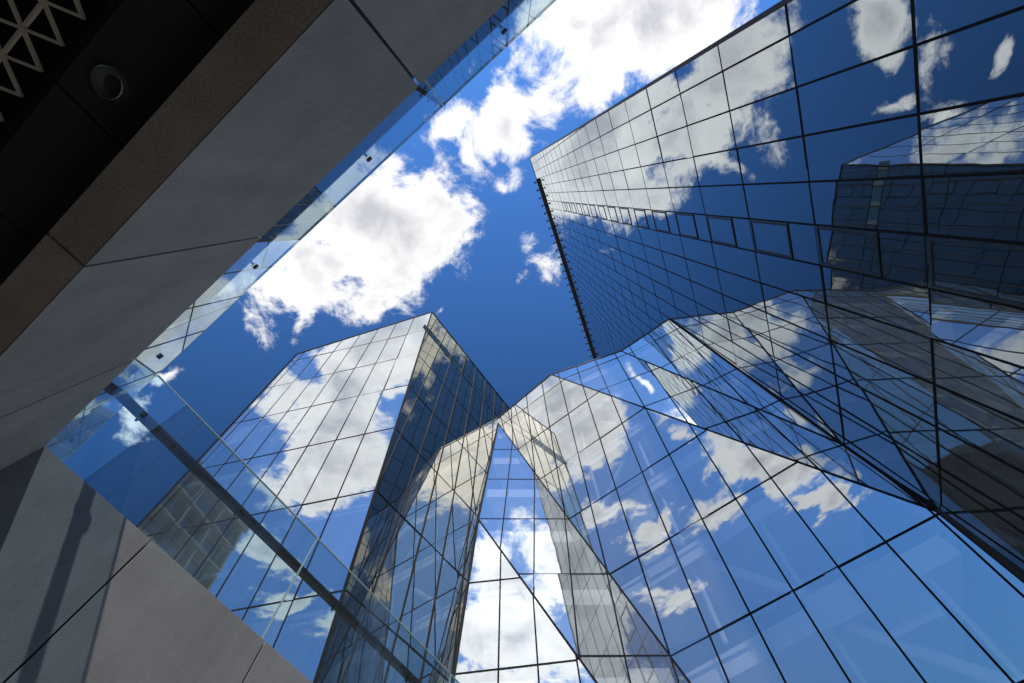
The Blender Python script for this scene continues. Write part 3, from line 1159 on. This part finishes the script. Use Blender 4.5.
mb = ring(0.049, 0.046, -0.020, -0.022)
m2_ = ring(0.046, 0.045, -0.022, 0.010)
m3_ = ring(0.049, 0.051, -0.020, 0.0)
for q in (m2_, m3_):
    b0 = len(mb.v)
    mb.v += q.v
    mb.f += [tuple(i + b0 for i in f) for f in q.f]
mb.build('trim_ring', M['steel'], DL, smooth=True)
mb = ring(0.045, 0.016, -0.010, 0.006)
mb.build('reflector', M['lens'], DL, smooth=True)
mb = MB()
mb.tube(dlc + Z * 0.002, dlc + Z * 0.03, 0.015, 20)
mb.build('lamp', M['lens'], DL)

# sunlit wall
SW = thing('stone_wall', 'sunlit grey stone wall with slanting shadows at lower left', 'wall', (C0[0], C0[1], 0))
jw = [-1.65, -0.25, 0.93, 2.123, 3.42, 4.62, 5.82, 7.02, 8.22, 9.42, 11.0]
rows = [(0.0, 1.16), (1.172, 2.68), (2.692, ZP)]
for a, b in zip(jw[:-1], jw[1:]):
    for z0, z1 in ((0.0, 2.1), (2.112, ZP)):
        p, q = C0 + WD * (a + gap), C0 + WD * (b - gap)
        p, q = A(p[0], p[1], z0), A(q[0], q[1], z0)
        mb = MB()
        mb.prism([p, q, q - NW * 0.03, p - NW * 0.03], [x + Z * (z1 - z0) for x in (p, q, q - NW * 0.03, p - NW * 0.03)])
        mb.build('stone_panel', M['stone_sun'], SW, bevel=0.003)
mb = MB()
p, q = C0 - WD * 1.64 - NW * 0.036, C0 + WD * 10.98 - NW * 0.036
mb.prism([p, q, q - NW * 0.25, p - NW * 0.25], [x + Z * 4.17 for x in (p, q, q - NW * 0.25, p - NW * 0.25)])
mb.build('wall_core', M['dark_metal'], SW)

# the two far sides of the courtyard
for nm, a, b, n, lab in (('stone_wall', Q1, Q2, -NW, 'grey stone wall closing the courtyard under the tower'),
                         ('stone_wall', Q3, Q2, -NF, 'grey stone wall closing the courtyard under the folded building')):
    t = thing(nm, lab, 'wall', tuple(a))
    L = np.linalg.norm(b - a)
    d = unit(b - a)
    k = 0.0
    while k < L - 0.2:
        e = min(k + 1.3, L)
        mb = MB()
        p, q = a + d * (k + gap), a + d * (e - gap)
        o_ = -n * 0.25
        mb.prism([p, q, q + o_, p + o_], [x + Z * 4.16 for x in (p, q, q + o_, p + o_)])
        mb.build('stone_panel', M['stone_sun'], t)
        k = e


# glass balustrades with a handrail on stand-off clamps
def balustrade(label, org, d, n, joints, clamps, r0, r1, z0=ZP - 0.20, z1=5.39):
    t = thing('glass_balustrade', label, 'balustrade', (org[0], org[1], ZP), group='glass balustrades round the courtyard')
    for a, b in zip(joints[:-1], joints[1:]):
        p, q = org + d * (a + 0.006), org + d * (b - 0.006)
        off = -n * 0.105
        p, q = A(p[0], p[1], z0) + off, A(q[0], q[1], z0) + off
        mb = MB()
        mb.prism([p, q, q - n * 0.018, p - n * 0.018], [x + Z * (z1 - z0) for x in (p, q, q - n * 0.018, p - n * 0.018)])
        g = mb.build('glass_pane', M['rail_glass'], t)
        mb = MB()
        ft = [x + Z * (z1 - z0 + 0.0005) for x in (p, q, q - n * 0.018, p - n * 0.018)]
        mb.prism(ft, [x + Z * 0.006 for x in ft])
        for e, sg in ((p, 1), (q, -1)):
            c = e + d * sg * -0.0005
            sl = [c, c - d * sg * 0.004, c - d * sg * 0.004 - n * 0.018, c - n * 0.018]
            mb.prism(sl, [x + Z * (z1 - z0) for x in sl])
        child(mb, 'glass_edge', M['glass_edge'], g, t)
    zc = 5.065
    ro = -n * 0.205
    p, q = org + d * r0 + ro, org + d * r1 + ro
    mb = MB()
    mb.beam(A(p[0], p[1], zc), A(q[0], q[1], zc), n, Z, -0.036, 0.036, -0.028, 0.028)
    mb.build('handrail', M['rail_metal'], t, bevel=0.008)
    for c in clamps:
        x = org + d * c
        x = A(x[0], x[1], 4.99) - n * 0.101
        mb = MB()
        mb.tube(x + n * 0.012, x - n * 0.0035, 0.022, 16)
        k = mb.build('clamp', M['dark_metal'], t)
        mb = MB()
        mb.tube(x - n * 0.0225, x - n * 0.100 + Z * 0.005, 0.009, 10)
        mb.tube(x - n * 0.104 + Z * 0.002, x - n * 0.104 + Z * 0.050, 0.013, 10)
        child(mb, 'arm', M['dark_metal'], k, t)
    return t


balustrade('clear glass balustrade along the top of the shaded stone edge', C0, FD, NF,
           [-1.45, 0.95, 3.43, 5.85, 8.3],
           [-0.8, 0.42, 1.58, 2.79, 4.03, 5.2, 6.4, 7.6], -1.4, 8.3)
balustrade('clear glass balustrade with dark handrail on the sunlit wall', C0, WD, NW,
           [-0.09, 2.14, 4.58, 7.0, 9.4],
           [0.15, 1.33, 2.72, 3.95, 5.2, 6.4, 7.6, 8.8], -0.09, 9.4)
